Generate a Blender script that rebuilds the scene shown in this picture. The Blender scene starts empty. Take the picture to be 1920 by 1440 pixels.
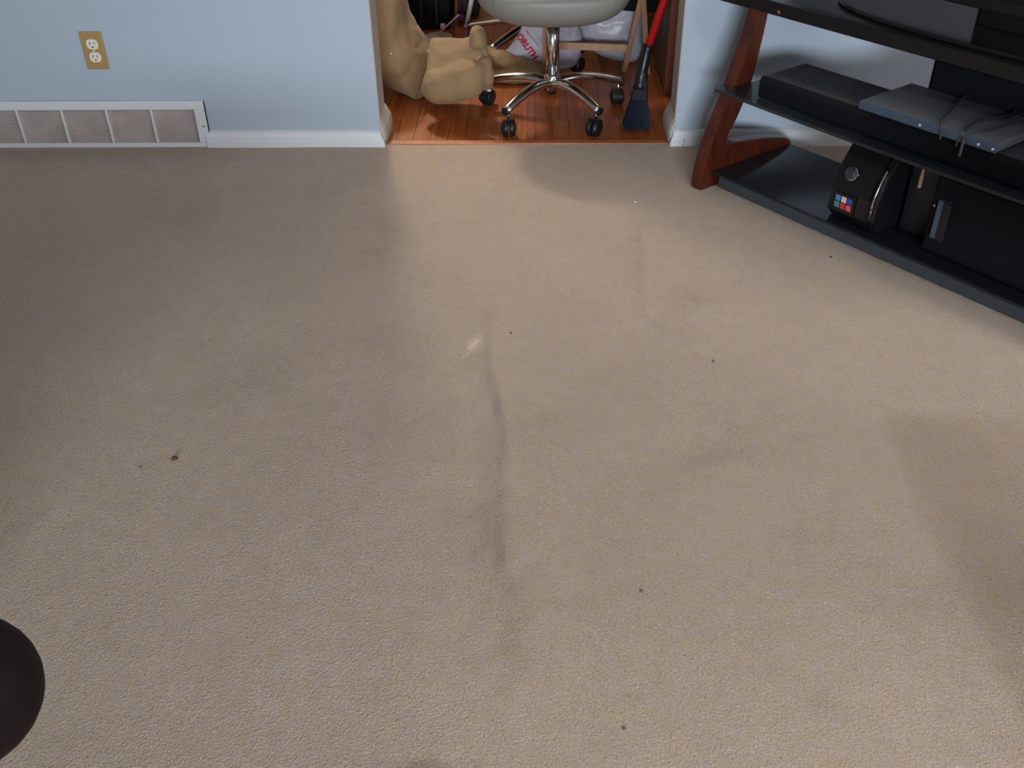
import bpy, bmesh, math, random
import numpy as np
from mathutils import Vector, Matrix, noise
from mathutils.bvhtree import BVHTree
random.seed(7); rng = np.random.default_rng(7)
scn = bpy.context.scene
C = scn.collection
PI = math.pi
def V(*a): return Vector(a)

# ------------------------------------------------------------------ camera
F, PITCH, YAW, ROLL, CH, CD = 1840.95, .6206129, -.0244751, -.0126366, 1.212897, 3.020237
fw = V(math.sin(YAW)*math.cos(PITCH), math.cos(YAW)*math.cos(PITCH), -math.sin(PITCH))
rt = fw.cross(V(0, 0, 1)).normalized(); up = rt.cross(fw)
c_, s_ = math.cos(ROLL), math.sin(ROLL)
rt, up = c_*rt+s_*up, -s_*rt+c_*up
camd = bpy.data.cameras.new('camera'); cam = bpy.data.objects.new('camera', camd); C.objects.link(cam)
camd.sensor_fit = 'HORIZONTAL'; camd.sensor_width = 36; camd.lens = 36*F/1920
camd.clip_start = .02
cam.matrix_world = Matrix(((rt.x, up.x, -fw.x, 0), (rt.y, up.y, -fw.y, -CD), (rt.z, up.z, -fw.z, CH), (0, 0, 0, 1)))
scn.camera = cam
CAM = V(0, -CD, CH)
def ray(px, py): return fw+rt*((px-960)/F)-up*((py-720)/F)
def on_z(px, py, z=0.):
    d = ray(px, py); return CAM+d*((z-CH)/d.z)
def on_y(px, py, y):
    d = ray(px, py); return CAM+d*((y+CD)/d.y)

# ------------------------------------------------------------------ light and exposure
scn.view_settings.view_transform = 'Standard'; scn.view_settings.look = 'None'
scn.view_settings.gamma = 1; scn.view_settings.use_curve_mapping = False
scn.view_settings.exposure = 0.11
w = bpy.data.worlds.new('world'); scn.world = w; w.use_nodes = True
w.node_tree.nodes['Background'].inputs[0].default_value = (.62, .72, .9, 1)
w.node_tree.nodes['Background'].inputs[1].default_value = .3
def area(name, loc, target, sx, sy, power, col):
    l = bpy.data.lights.new(name, 'AREA'); l.shape = 'RECTANGLE'; l.size = sx; l.size_y = sy
    l.energy = power; l.color = col
    o = bpy.data.objects.new(name, l); C.objects.link(o); o.location = loc
    o.rotation_euler = (V(*target)-V(*loc)).to_track_quat('-Z', 'Y').to_euler(); return o
wl = area('window_light', (-.1, -9.3, 1.75), (.2, 0, .35), 2.3, 1.1, 40, (.80, .90, 1.0)); wl.data.spread = math.radians(50)
area('side_window_light', (3.15, -3.0, 1.6), (.4, -1.9, .0), 1.2, 1.0, 36, (1.0, .96, .95))
def lamp(name, loc, r, power, col):
    l = bpy.data.lights.new(name, 'POINT'); l.energy = power; l.color = col; l.shadow_soft_size = r
    o = bpy.data.objects.new(name, l); C.objects.link(o); o.location = loc; return o
lamp('back_room_lamp', (-.80, 2.0, 2.15), .12, 138, (1., .90, .74))
lamp('living_room_lamp', (1.13, -2.62, 2.2), .07, 29, (.76, .88, 1.))

# ------------------------------------------------------------------ materials
def mat(name, col, rough=.6, metal=0., spec=.5, noise_scale=None, noise_amt=.1, bump=None, bump_scale=80., coat=0., alpha=1., trans=0., sheen=0.):
    m = bpy.data.materials.new(name); m.use_nodes = True
    nt = m.node_tree; b = nt.nodes['Principled BSDF']
    b.inputs['Base Color'].default_value = (*col, 1); b.inputs['Roughness'].default_value = rough
    b.inputs['Metallic'].default_value = metal; b.inputs['Specular IOR Level'].default_value = spec
    b.inputs['Coat Weight'].default_value = coat; b.inputs['Alpha'].default_value = alpha
    b.inputs['Transmission Weight'].default_value = trans; b.inputs['Sheen Weight'].default_value = sheen
    tc = nt.nodes.new('ShaderNodeTexCoord')
    if noise_scale:
        n = nt.nodes.new('ShaderNodeTexNoise'); n.inputs['Scale'].default_value = noise_scale; n.inputs['Detail'].default_value = 5
        nt.links.new(tc.outputs['Object'], n.inputs['Vector'])
        mx = nt.nodes.new('ShaderNodeMix'); mx.data_type = 'RGBA'
        mx.inputs[6].default_value = (*[max(0, c*(1-noise_amt)) for c in col], 1)
        mx.inputs[7].default_value = (*[min(1, c*(1+noise_amt)) for c in col], 1)
        nt.links.new(n.outputs['Fac'], mx.inputs[0]); nt.links.new(mx.outputs[2], b.inputs['Base Color'])
    if bump:
        n2 = nt.nodes.new('ShaderNodeTexNoise'); n2.inputs['Scale'].default_value = bump_scale; n2.inputs['Detail'].default_value = 4
        nt.links.new(tc.outputs['Object'], n2.inputs['Vector'])
        bp = nt.nodes.new('ShaderNodeBump'); bp.inputs['Strength'].default_value = bump; bp.inputs['Distance'].default_value = .002
        nt.links.new(n2.outputs['Fac'], bp.inputs['Height']); nt.links.new(bp.outputs[0], b.inputs['Normal'])
    return m
def wood(name, c1, c2, rough=.35, scale=(30, 3, 30), coat=.2, objrand=0.):
    m = mat(name, c1, rough, coat=coat); nt = m.node_tree; b = nt.nodes['Principled BSDF']
    tc = nt.nodes.new('ShaderNodeTexCoord'); mp = nt.nodes.new('ShaderNodeMapping'); mp.inputs['Scale'].default_value = scale
    nt.links.new(tc.outputs['Object'], mp.inputs['Vector'])
    n = nt.nodes.new('ShaderNodeTexNoise'); n.inputs['Scale'].default_value = 1.; n.inputs['Detail'].default_value = 8; n.inputs['Distortion'].default_value = .6
    n.noise_dimensions = '4D'
    nt.links.new(mp.outputs[0], n.inputs['Vector'])
    rp = nt.nodes.new('ShaderNodeValToRGB'); rp.color_ramp.elements[0].position = .32; rp.color_ramp.elements[1].position = .68
    rp.color_ramp.elements[0].color = (*c1, 1); rp.color_ramp.elements[1].color = (*c2, 1)
    nt.links.new(n.outputs['Fac'], rp.inputs[0])
    if objrand:
        oi = nt.nodes.new('ShaderNodeObjectInfo'); mr = nt.nodes.new('ShaderNodeMapRange')
        mr.inputs[3].default_value = 1-objrand; mr.inputs[4].default_value = 1+objrand
        nt.links.new(oi.outputs['Random'], mr.inputs[0])
        mu = nt.nodes.new('ShaderNodeVectorMath'); mu.operation = 'SCALE'
        nt.links.new(rp.outputs[0], mu.inputs[0]); nt.links.new(mr.outputs[0], mu.inputs['Scale'])
        nt.links.new(mu.outputs[0], b.inputs['Base Color'])
        w5 = nt.nodes.new('ShaderNodeMath'); w5.operation = 'MULTIPLY'; w5.inputs[1].default_value = 40
        nt.links.new(oi.outputs['Random'], w5.inputs[0]); nt.links.new(w5.outputs[0], n.inputs['W'])
    else: nt.links.new(rp.outputs[0], b.inputs['Base Color'])
    bp = nt.nodes.new('ShaderNodeBump'); bp.inputs['Strength'].default_value = .15; bp.inputs['Distance'].default_value = .0008
    nt.links.new(n.outputs['Fac'], bp.inputs['Height']); nt.links.new(bp.outputs[0], b.inputs['Normal'])
    return m
def srgb(r, g, b): return tuple(((x/255+.055)/1.055)**2.4 if x > 10 else x/255/12.92 for x in (r, g, b))

M_wall = mat('painted_wall', srgb(170, 180, 192), .75, noise_scale=3, noise_amt=.025, bump=.12, bump_scale=250)
M_jamb = mat('opening_paint', srgb(178, 170, 164), .7, noise_scale=4, noise_amt=.03)
M_white = mat('white_trim_paint', srgb(214, 214, 216), .45, noise_scale=9, noise_amt=.04, bump=.1, bump_scale=120)
M_ceil = mat('ceiling_paint', srgb(225, 222, 216), .85)
M_backwall = mat('back_room_wall', srgb(120, 84, 62), .7, noise_scale=5, noise_amt=.1)
M_beam = wood('floor_wood', srgb(124, 56, 20), srgb(172, 92, 38), .33, (75, 4, 75), .15, .05)
M_thresh = wood('threshold_wood', srgb(150, 82, 42), srgb(190, 116, 68), .4, (4, 60, 60), .1)
M_brownpanel = wood('dark_brown_wood', srgb(40, 18, 12), srgb(54, 26, 16), .5, (4, 4, 30))
M_orange_wood = wood('orange_wood', srgb(110, 52, 22), srgb(140, 70, 30), .45, (40, 40, 4))
M_mahog = wood('mahogany', srgb(58, 20, 8), srgb(90, 35, 15), .33, (34, 34, 5), .15)
M_palewood = wood('pale_wood', srgb(150, 112, 82), srgb(178, 138, 104), .55, (30, 30, 5), 0.)
M_chrome = mat('chrome', (.72, .71, .70), .16, 1.)
M_blackplastic = mat('black_plastic', (.009, .009, .011), .35, spec=.4, noise_scale=20, noise_amt=.2)
M_blackmatte = mat('black_matte', (.006, .006, .008), .75, spec=.15)
M_blackfab = mat('black_fabric', (.007, .0065, .009), .9, spec=.12, bump=.4, bump_scale=700)
M_gloss = mat('gloss_black', (.010, .009, .009), .16, spec=.35)
M_graytop = mat('charcoal_metal', srgb(52, 51, 54), .55, noise_scale=10, noise_amt=.06)
M_silver = mat('dusty_silver', srgb(96, 98, 102), .5, .35, noise_scale=14, noise_amt=.08)
M_bluegrey = mat('bluegrey_plastic', srgb(66, 80, 96), .4, .1)
M_lip = mat('slate_shelf_edge', srgb(60, 64, 68), .5, noise_scale=400, noise_amt=.3)
M_seat = mat('greige_vinyl', srgb(132, 129, 122), .5, noise_scale=6, noise_amt=.03, bump=.25, bump_scale=500)
M_seam = mat('grey_piping', srgb(110, 108, 104), .6)
M_tan = mat('tan_canvas', srgb(142, 113, 78), .85, noise_scale=8, noise_amt=.08, bump=.35, bump_scale=600, sheen=.1)
M_bag = mat('white_plastic_bag', srgb(168, 163, 172), .38, noise_scale=9, noise_amt=.05, bump=.6, bump_scale=26)
M_red = mat('red_handle', srgb(170, 18, 20), .35)
M_redink = mat('red_ink', srgb(172, 24, 38), .5)
M_bristle = mat('navy_bristle', srgb(26, 34, 50), .6, noise_scale=60, noise_amt=.3)
M_brass = mat('brass_plate', srgb(186, 152, 98), .38, .35, noise_scale=15, noise_amt=.05)
M_ivory = mat('ivory_plastic', srgb(226, 220, 204), .4)
M_dark = mat('dark_slot', (.01, .009, .008), .8)
M_louver = mat('dirty_grille', srgb(186, 172, 166), .7, noise_scale=14, noise_amt=.3)
M_ventback = mat('vent_cavity', srgb(72, 62, 58), .95, noise_scale=7, noise_amt=.3)
M_leather = mat('dark_brown_leather', srgb(26, 16, 16), .7, spec=.15, noise_scale=12, noise_amt=.12, bump=.3, bump_scale=160)
M_purple = mat('purple_paper', srgb(126, 62, 132), .6)
M_blue = mat('blue_paper', srgb(38, 52, 120), .6)
M_orange = mat('orange_paper', srgb(176, 84, 28), .6)
M_maroon = mat('maroon_card', srgb(64, 34, 32), .8)
M_green = mat('green_plastic', srgb(72, 92, 20), .5)
M_palepl = mat('pale_plastic', srgb(176, 160, 150), .5)
M_tan2 = mat('scrap_tan', srgb(150, 120, 90), .7)
M_copper = mat('copper_screw', srgb(200, 140, 120), .25, 1.)
M_cable = mat('dark_cable', (.02, .022, .03), .4)

def smoked_glass():
    m = bpy.data.materials.new('smoked_glass'); m.use_nodes = True; nt = m.node_tree
    b = nt.nodes['Principled BSDF']; b.inputs['Base Color'].default_value = (.012, .014, .018, 1); b.inputs['Roughness'].default_value = .12
    b.inputs['Alpha'].default_value = .86
    tc = nt.nodes.new('ShaderNodeTexCoord'); n = nt.nodes.new('ShaderNodeTexNoise'); n.inputs['Scale'].default_value = 260; n.inputs['Detail'].default_value = 2
    nt.links.new(tc.outputs['Object'], n.inputs['Vector'])
    rp = nt.nodes.new('ShaderNodeValToRGB'); rp.color_ramp.elements[0].position = .74; rp.color_ramp.elements[1].position = .80
    rp.color_ramp.elements[0].color = (.012, .014, .018, 1); rp.color_ramp.elements[1].color = (.12, .12, .12, 1)
    nt.links.new(n.outputs['Fac'], rp.inputs[0]); nt.links.new(rp.outputs[0], b.inputs['Base Color'])
    return m
M_glass = smoked_glass()

def carpet_material():
    m = bpy.data.materials.new('beige_carpet'); m.use_nodes = True; nt = m.node_tree
    b = nt.nodes['Principled BSDF']; b.inputs['Roughness'].default_value = .95; b.inputs['Specular IOR Level'].default_value = .15
    b.inputs['Sheen Weight'].default_value = .15
    L = nt.links.new; N = nt.nodes.new
    tc = N('ShaderNodeTexCoord')
    base = N('ShaderNodeRGB'); base.outputs[0].default_value = (*srgb(200, 178, 157), 1)
    # pile flecks
    vo = N('ShaderNodeTexVoronoi'); vo.inputs['Scale'].default_value = 230; L(tc.outputs['Object'], vo.inputs['Vector'])
    n1 = N('ShaderNodeTexNoise'); n1.inputs['Scale'].default_value = 420; n1.inputs['Detail'].default_value = 3; n1.inputs['Roughness'].default_value = .7
    L(tc.outputs['Object'], n1.inputs['Vector'])
    n2 = N('ShaderNodeTexNoise'); n2.inputs['Scale'].default_value = 5; n2.inputs['Detail'].default_value = 5; L(tc.outputs['Object'], n2.inputs['Vector'])
    n3 = N('ShaderNodeTexNoise'); n3.inputs['Scale'].default_value = 24; n3.inputs['Detail'].default_value = 4; L(tc.outputs['Object'], n3.inputs['Vector'])
    def ramp(src, p0, p1, v0, v1):
        r = N('ShaderNodeMapRange'); r.inputs[1].default_value = p0; r.inputs[2].default_value = p1
        r.inputs[3].default_value = v0; r.inputs[4].default_value = v1; L(src, r.inputs[0]); return r.outputs[0]
    def mul(a, bb):
        r = N('ShaderNodeMath'); r.operation = 'MULTIPLY'; L(a, r.inputs[0]); L(bb, r.inputs[1]); return r.outputs[0]
    f = mul(ramp(n1.outputs['Fac'], .3, .7, .80, 1.16), ramp(n2.outputs['Fac'], .35, .65, .965, 1.035))
    f = mul(f, ramp(n3.outputs['Fac'], .35, .65, .97, 1.03))
    # sparse dark specks between tufts
    n4 = N('ShaderNodeTexNoise'); n4.inputs['Scale'].default_value = 190; n4.inputs['Detail'].default_value = 2; L(tc.outputs['Object'], n4.inputs['Vector'])
    f = mul(f, ramp(n4.outputs['Fac'], .26, .35, .6, 1.))
    f = mul(f, ramp(n4.outputs['Fac'], .63, .74, 1., 1.35))
    n5 = N('ShaderNodeTexNoise'); n5.inputs['Scale'].default_value = 38; n5.inputs['Detail'].default_value = 3; L(tc.outputs['Object'], n5.inputs['Vector'])
    hv = N('ShaderNodeMix'); hv.data_type = 'RGBA'; hv.inputs[6].default_value = (*srgb(200, 176, 150), 1); hv.inputs[7].default_value = (*srgb(199, 178, 164), 1)
    L(ramp(n5.outputs['Fac'], .35, .65, 0., 1.), hv.inputs[0])
    at = N('ShaderNodeAttribute'); at.attribute_name = 'soil_shade'
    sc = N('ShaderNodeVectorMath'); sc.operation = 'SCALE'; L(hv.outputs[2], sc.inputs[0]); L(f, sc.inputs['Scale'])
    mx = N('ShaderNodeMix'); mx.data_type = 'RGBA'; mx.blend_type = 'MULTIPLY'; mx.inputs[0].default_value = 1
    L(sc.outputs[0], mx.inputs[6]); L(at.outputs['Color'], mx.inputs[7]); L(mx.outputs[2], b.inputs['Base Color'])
    ad = N('ShaderNodeMath'); ad.operation = 'ADD'; L(vo.outputs['Distance'], ad.inputs[0])
    m2 = N('ShaderNodeMath'); m2.operation = 'MULTIPLY'; m2.inputs[1].default_value = 1.3; L(n1.outputs['Fac'], m2.inputs[0]); L(m2.outputs[0], ad.inputs[1])
    bp = N('ShaderNodeBump'); bp.inputs['Strength'].default_value = .8; bp.inputs['Distance'].default_value = .0036
    L(ad.outputs[0], bp.inputs['Height']); L(bp.outputs[0], b.inputs['Normal'])
    return m
M_carpet = carpet_material()

# ------------------------------------------------------------------ helpers
def obj(name, bm, m, parent=None, smooth=False, bevel=0., subsurf=0):
    me = bpy.data.meshes.new(name)
    if isinstance(bm, bmesh.types.BMesh):
        bmesh.ops.recalc_face_normals(bm, faces=bm.faces); bm.to_mesh(me); bm.free()
    else:
        me.from_pydata(*bm); me.validate()
    me.materials.append(m); o = bpy.data.objects.new(name, me); C.objects.link(o)
    if smooth:
        for p in me.polygons: p.use_smooth = True
    if bevel:
        b = o.modifiers.new('bevel', 'BEVEL'); b.width = bevel; b.segments = 2; b.limit_method = 'ANGLE'
    if subsurf:
        b = o.modifiers.new('sub', 'SUBSURF'); b.levels = subsurf; b.render_levels = subsurf
    if parent:
        o.parent = parent; o.matrix_parent_inverse = Matrix.Identity(4)
        o.matrix_basis = world(parent).inverted()
    return o
def world(o):
    m = o.matrix_basis.copy(); p = o.parent
    while p: m = p.matrix_basis @ m; p = p.parent
    return m
def thing(name, label, cat, loc=(0, 0, 0), group=None):
    o = bpy.data.objects.new(name, None); o.empty_display_size = .05; C.objects.link(o); o.location = loc
    o['label'] = label; o['category'] = cat
    if group: o['group'] = group
    return o
def tag(o, label, cat, group=None):
    o['label'] = label; o['category'] = cat
    if group: o['group'] = group
    return o
def struct(name, bm, m, **k):
    o = obj(name, bm, m, **k)
    if not o.parent: o['kind'] = 'structure'
    return o
def box(bm, x0, x1, y0, y1, z0, z1, M=None):
    vs = [bm.verts.new((x, y, z)) for x in (x0, x1) for y in (y0, y1) for z in (z0, z1)]
    for q in ((0, 1, 3, 2), (4, 6, 7, 5), (0, 4, 5, 1), (2, 3, 7, 6), (0, 2, 6, 4), (1, 5, 7, 3)): bm.faces.new([vs[i] for i in q])
    if M is not None:
        for v in vs: v.co = M @ v.co
    return bm
def nb(): return bmesh.new()
def bx(*a, M=None): return box(nb(), *a, M=M)
def tube(bm, pts, rad, n=12, flat=1., caps=True, upv=V(0, 0, 1)):
    pts = [Vector(p) for p in pts]; rad = rad if hasattr(rad, '__len__') else [rad]*len(pts)
    rings = []
    for i, p in enumerate(pts):
        d = (pts[min(i+1, len(pts)-1)]-pts[max(i-1, 0)]).normalized()
        a = d.cross(upv)
        if a.length < 1e-3: a = d.cross(V(1, 0, 0))
        a.normalize(); b = a.cross(d)
        rings.append([bm.verts.new(p+a*rad[i]*math.cos(2*PI*k/n)+b*rad[i]*flat*math.sin(2*PI*k/n)) for k in range(n)])
    for r0, r1 in zip(rings, rings[1:]):
        for k in range(n): bm.faces.new((r0[k], r0[(k+1) % n], r1[(k+1) % n], r1[k]))
    if caps: bm.faces.new(rings[0][::-1]); bm.faces.new(rings[-1])
    return bm
def lathe(bm, prof, n=32, M=None):
    rings = []
    for r, z in prof:
        rings.append([bm.verts.new((r*math.cos(2*PI*k/n), r*math.sin(2*PI*k/n), z)) for k in range(n)] if r > 1e-5 else [bm.verts.new((0, 0, z))])
    for a, b in zip(rings, rings[1:]):
        for k in range(n):
            q = [a[k % len(a)], a[(k+1) % len(a)], b[(k+1) % len(b)], b[k % len(b)]]
            q2 = []
            for v in q:
                if v not in q2: q2.append(v)
            if len(q2) > 2: bm.faces.new(q2)
    if len(rings[0]) > 1: bm.faces.new(rings[0][::-1])
    if len(rings[-1]) > 1: bm.faces.new(rings[-1])
    if M is not None:
        bmesh.ops.transform(bm, matrix=M, verts=[v for r in rings for v in r])
    return bm
def prism(bm, poly, dirv):
    dv = Vector(dirv); a = [bm.verts.new(Vector(p)) for p in poly]; b = [bm.verts.new(Vector(p)+dv) for p in poly]
    bm.faces.new(a[::-1]); bm.faces.new(b); n = len(a)
    for i in range(n): bm.faces.new((a[i], a[(i+1) % n], b[(i+1) % n], b[i]))
    return bm
def smoothpath(pts, k=6):
    pts = [Vector(p) for p in pts]; out = []
    P = [pts[0]*2-pts[1]]+pts+[pts[-1]*2-pts[-2]]
    for i in range(1, len(P)-2):
        for j in range(k):
            t = j/k
            out.append(.5*((2*P[i])+(P[i+1]-P[i-1])*t+(2*P[i-1]-5*P[i]+4*P[i+1]-P[i+2])*t*t+(3*P[i]-P[i-1]-3*P[i+1]+P[i+2])*t**3))
    out.append(pts[-1]); return out

# ------------------------------------------------------------------ the setting: living-room side
XL, XR, TH = -.487, .455, .12          # opening
OH = 2.05
bm = nb(); box(bm, -3.2, -1.98, 0, TH, 0, 2.45); box(bm, -1.98, -1.045, 0, TH, .149, 2.45); box(bm, -1.98, -1.045, .05, TH, 0, .149); box(bm, -1.045, XL, 0, TH, 0, 2.45)
struct('wall_front_left', bm, M_wall)
struct('wall_front_right', bx(XR, 3.2, 0, TH, 0, 2.45), M_wall)
struct('wall_lintel', bx(XL, XR, 0, TH, OH, 2.45), M_wall)
struct('wall_left', bx(-3.3, -3.2, -9.6, 2.7, 0, 2.45), M_wall)
bm = nb()
box(bm, 3.2, 3.3, -9.6, -3.7, 0, 2.45); box(bm, 3.2, 3.3, -2.3, 2.7, 0, 2.45); box(bm, 3.2, 3.3, -3.7, -2.3, 0, 1.0); box(bm, 3.2, 3.3, -3.7, -2.3, 2.2, 2.45)
struct('wall_right', bm, M_wall)
bm = nb()
box(bm, -3.2, -1.5, -9.6, -9.5, 0, 2.45); box(bm, 1.3, 3.2, -9.6, -9.5, 0, 2.45); box(bm, -1.5, 1.3, -9.6, -9.5, 0, .8); box(bm, -1.5, 1.3, -9.6, -9.5, 2.3, 2.45)
struct('wall_rear', bm, M_wall)
struct('ceiling', bx(-3.3, 3.3, -9.6, 2.7, 2.45, 2.55), M_ceil)
struct('wall_far', bx(-3.2, 3.2, 2.6, 2.7, 0, 2.45), M_backwall)
# opening jambs
struct('trim_1', bx(XL-.001, XL+.004, -.0005, TH+.002, 0, OH), M_jamb, bevel=.002)
struct('trim_2', bx(XR-.004, XR+.001, -.0005, TH+.002, 0, OH), M_jamb, bevel=.002)
# baseboards: a rounded board against the wall, returning into the opening
prof = [(0, 0), (.017, 0), (.018, .02), (.0165, .036), (.012, .046), (.006, .051), (0, .053)]
def board(name, x0, x1):
    return struct(name, prism(nb(), [(x0, -a, z) for a, z in prof], (x1-x0, 0, 0)), M_white)
board('baseboard_left', -1.044, XL+.004); board('baseboard_right', XR-.006, 1.72); board('baseboard_corner', 1.72, 3.2)
prof2 = [(0, 0), (.014, 0), (.019, .02), (.0205, .042), (.017, .062), (.009, .078), (0, .094)]
for nm, x, s in (('baseboard_opening_left', XL+.004, 1), ('baseboard_opening_right', XR-.004, -1)):
    bm = nb(); n = len(prof2); rings = []
    for y, k in ((-.002, .55), (.012, .8), (.05, .95), (TH*.8, 1.), (TH+.012, 1.)):
        rings.append([bm.verts.new((x+s*a*k, y, z*(.6+.4*k))) for a, z in prof2])
    for r0, r1 in zip(rings, rings[1:]):
        for i in range(n): bm.faces.new((r0[i], r0[(i+1) % n], r1[(i+1) % n], r1[i]))
    bm.faces.new(rings[0][::-1]); bm.faces.new(rings[-1])
    struct(nm, bm, M_jamb)
# white wedge pieces of front baseboard at the opening corners
for nm, x, s in (('trim_3', XL+.004, 1), ('trim_4', XR-.004, -1)):
    struct(nm, prism(nb(), [(x-s*.004, -.012, .052), (x+s*.002, -.016, .040), (x+s*.011, -.017, .012), (x+s*.012, -.018, 0), (x-s*.004, -.018, 0)], (0, .010, 0)), M_white, bevel=.001)
# cracks in the paint at the right baseboard
def crack(px, h):
    p = on_y(px, 262, -.018); return struct('trim_%d' % (5 if px < 1260 else 6), bx(p.x-.0006, p.x+.0007, -.0187, -.0175, 0, h), M_dark)
crack(1258, .03); crack(1282.5, .026)

# carpet grid with wrinkles, stains and shade painted along the creases
x0, x1, y0, y1, st = -2.2, 2.2, -2.75, .004, .0072
nx = int((x1-x0)/st)+1; ny = int((y1-y0)/st)+1
X, Y = np.meshgrid(np.linspace(x0, x1, nx), np.linspace(y0, y1, ny))
Z = np.zeros_like(X); soil_shade = np.ones((ny, nx, 3))
def dist_path(path):
    best = np.full(X.shape, 1e9); side = np.zeros(X.shape); tt = np.zeros(X.shape)
    L = len(path)-1
    for i, (a, b) in enumerate(zip(path, path[1:])):
        a = np.array(a); b = np.array(b); d = b-a; l2 = d@d
        t = np.clip(((X-a[0])*d[0]+(Y-a[1])*d[1])/l2, 0, 1)
        qx = X-(a[0]+t*d[0]); qy = Y-(a[1]+t*d[1]); q = np.hypot(qx, qy); sgn = np.sign(d[0]*qy-d[1]*qx)
        m = q < best; best[m] = q[m]; side[m] = sgn[m]; tt[m] = (i+t[m])/L
    return best*side, tt
def pxpath(pp): return [tuple(on_z(*q).xy) for q in smoothpath([V(a, b, 0) for a, b in pp], 5) for q in [(q[0], q[1])]]
def wrinkle(pp, h, wd, dark=.0, wl=None):
    global Z, soil_shade
    s, t = dist_path(pxpath(pp)); env = np.clip(np.sin(np.clip(t, 0, 1)*PI), 0, 1)**.6
    wr = wl or wd
    Z += h*env*np.where(s > 0, np.exp(-(s/wd)**2), np.exp(-(s/wr)**2))
    if dark: soil_shade *= (1-dark*env*np.exp(-((s)/(wd*.9))**2))[..., None]  # shaded side of the fold, painted into the carpet colour
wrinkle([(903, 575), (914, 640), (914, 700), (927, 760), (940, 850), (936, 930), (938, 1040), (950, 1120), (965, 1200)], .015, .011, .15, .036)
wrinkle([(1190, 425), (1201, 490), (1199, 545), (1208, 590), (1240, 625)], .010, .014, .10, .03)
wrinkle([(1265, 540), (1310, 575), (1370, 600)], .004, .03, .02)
wrinkle([(820, 560), (860, 640), (870, 720)], .0025, .02, .0)
Z += .0012*np.sin(X*7+Y*3)*np.sin(Y*5-X*2)
def blot(px, py, rx, ry, amt, col=(1, 1, 1.0), rag=.35):
    global soil_shade
    c = on_z(px, py)
    R = np.hypot((X-c.x)/rx, (Y-c.y)/ry)
    R = R*(1+rag*np.sin(X*37+px)*np.sin(Y*31+py)+.5*rag*np.sin(X*91-Y*73))
    g = np.exp(-R**2)*amt
    soil_shade *= 1-g[..., None]*np.array(col)
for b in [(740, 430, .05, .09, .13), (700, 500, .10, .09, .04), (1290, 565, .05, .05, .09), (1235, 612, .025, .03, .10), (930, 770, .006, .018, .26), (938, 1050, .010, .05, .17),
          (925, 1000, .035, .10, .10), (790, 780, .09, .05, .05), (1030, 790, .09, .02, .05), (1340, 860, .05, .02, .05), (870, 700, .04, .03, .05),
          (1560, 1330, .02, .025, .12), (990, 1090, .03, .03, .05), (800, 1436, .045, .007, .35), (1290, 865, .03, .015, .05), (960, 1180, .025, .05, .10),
          (930, 590, .02, .03, .05), (915, 860, .03, .06, .06), (915, 980, .04, .06, .07), (955, 1210, .03, .05, .10), (925, 1120, .04, .05, .06), (1350, 850, .05, .03, .05), (300, 420, .25, .12, .04), (150, 600, .3, .25, .04), (430, 700, .2, .15, .04), (1195, 450, .012, .02, .08), (700, 470, .04, .03, .04),  # blots beside the long wrinkle broaden its painted shade
          (310, 860, .02, .012, .05, (.2, 1, 1.5)), (470, 800, .05, .02, .04, (0, 1, 1.5)), (1010, 1150, .1, .03, .02, (.5, 1, 1.)), (150, 290, .9, .07, .10), (1830, 900, .04, .03, .04, (.4, 1, 1.2)),
          (735, 640, .12, .08, .03), (860, 950, .06, .04, .05)]:
    blot(*b)
def spot(px, py, rx, ry, amt, ang=0.):   # bleached patch
    global soil_shade
    c = on_z(px, py); dx, dy = X-c.x, Y-c.y; ca, sa = math.cos(ang), math.sin(ang)
    R = np.hypot((dx*ca+dy*sa)/rx, (-dx*sa+dy*ca)/ry)
    R = R*(1+.3*np.sin(X*300)*np.sin(Y*260))
    soil_shade += (np.exp(-R**2)*amt)[..., None]*np.array((1, 1.1, 1.26))
spot(890, 648, .026, .011, .55, 1.2); spot(874, 668, .020, .005, .16, 1.1)
co = np.stack([X, Y, Z], -1).reshape(-1, 3).astype(np.float32)
idx = np.arange(nx*ny).reshape(ny, nx)
faces = np.stack([idx[:-1, :-1], idx[:-1, 1:], idx[1:, 1:], idx[1:, :-1]], -1).reshape(-1, 4).astype(np.int32)
me = bpy.data.meshes.new('floor'); nf = len(faces)
me.vertices.add(len(co)); me.vertices.foreach_set('co', co.ravel())
me.loops.add(nf*4); me.loops.foreach_set('vertex_index', faces.ravel())
me.polygons.add(nf); me.polygons.foreach_set('loop_start', np.arange(nf, dtype=np.int32)*4)
me.polygons.foreach_set('use_smooth', np.ones(nf, dtype=bool))
me.update(calc_edges=True); me.validate()
ca = me.color_attributes.new('soil_shade', 'FLOAT_COLOR', 'POINT')
ca.data.foreach_set('color', np.concatenate([soil_shade.reshape(-1, 3), np.ones((nx*ny, 1))], 1).astype(np.float32).ravel())
me.materials.append(M_carpet); floor = bpy.data.objects.new('floor', me); C.objects.link(floor); floor['kind'] = 'structure'
def outer(n, *a):
    o = struct(n, bx(*a), M_carpet)
    ca = o.data.color_attributes.new('soil_shade', 'FLOAT_COLOR', 'POINT'); ca.data.foreach_set('color', [1.]*len(ca.data)*4)
outer('floor_rear', -3.2, 3.2, -9.5, y0+.001, -.03, 0)
outer('floor_left', -3.2, x0+.001, y0, .0, -.03, 0); outer('floor_right', x1-.001, 3.2, y0, .0, -.03, 0)

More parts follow.
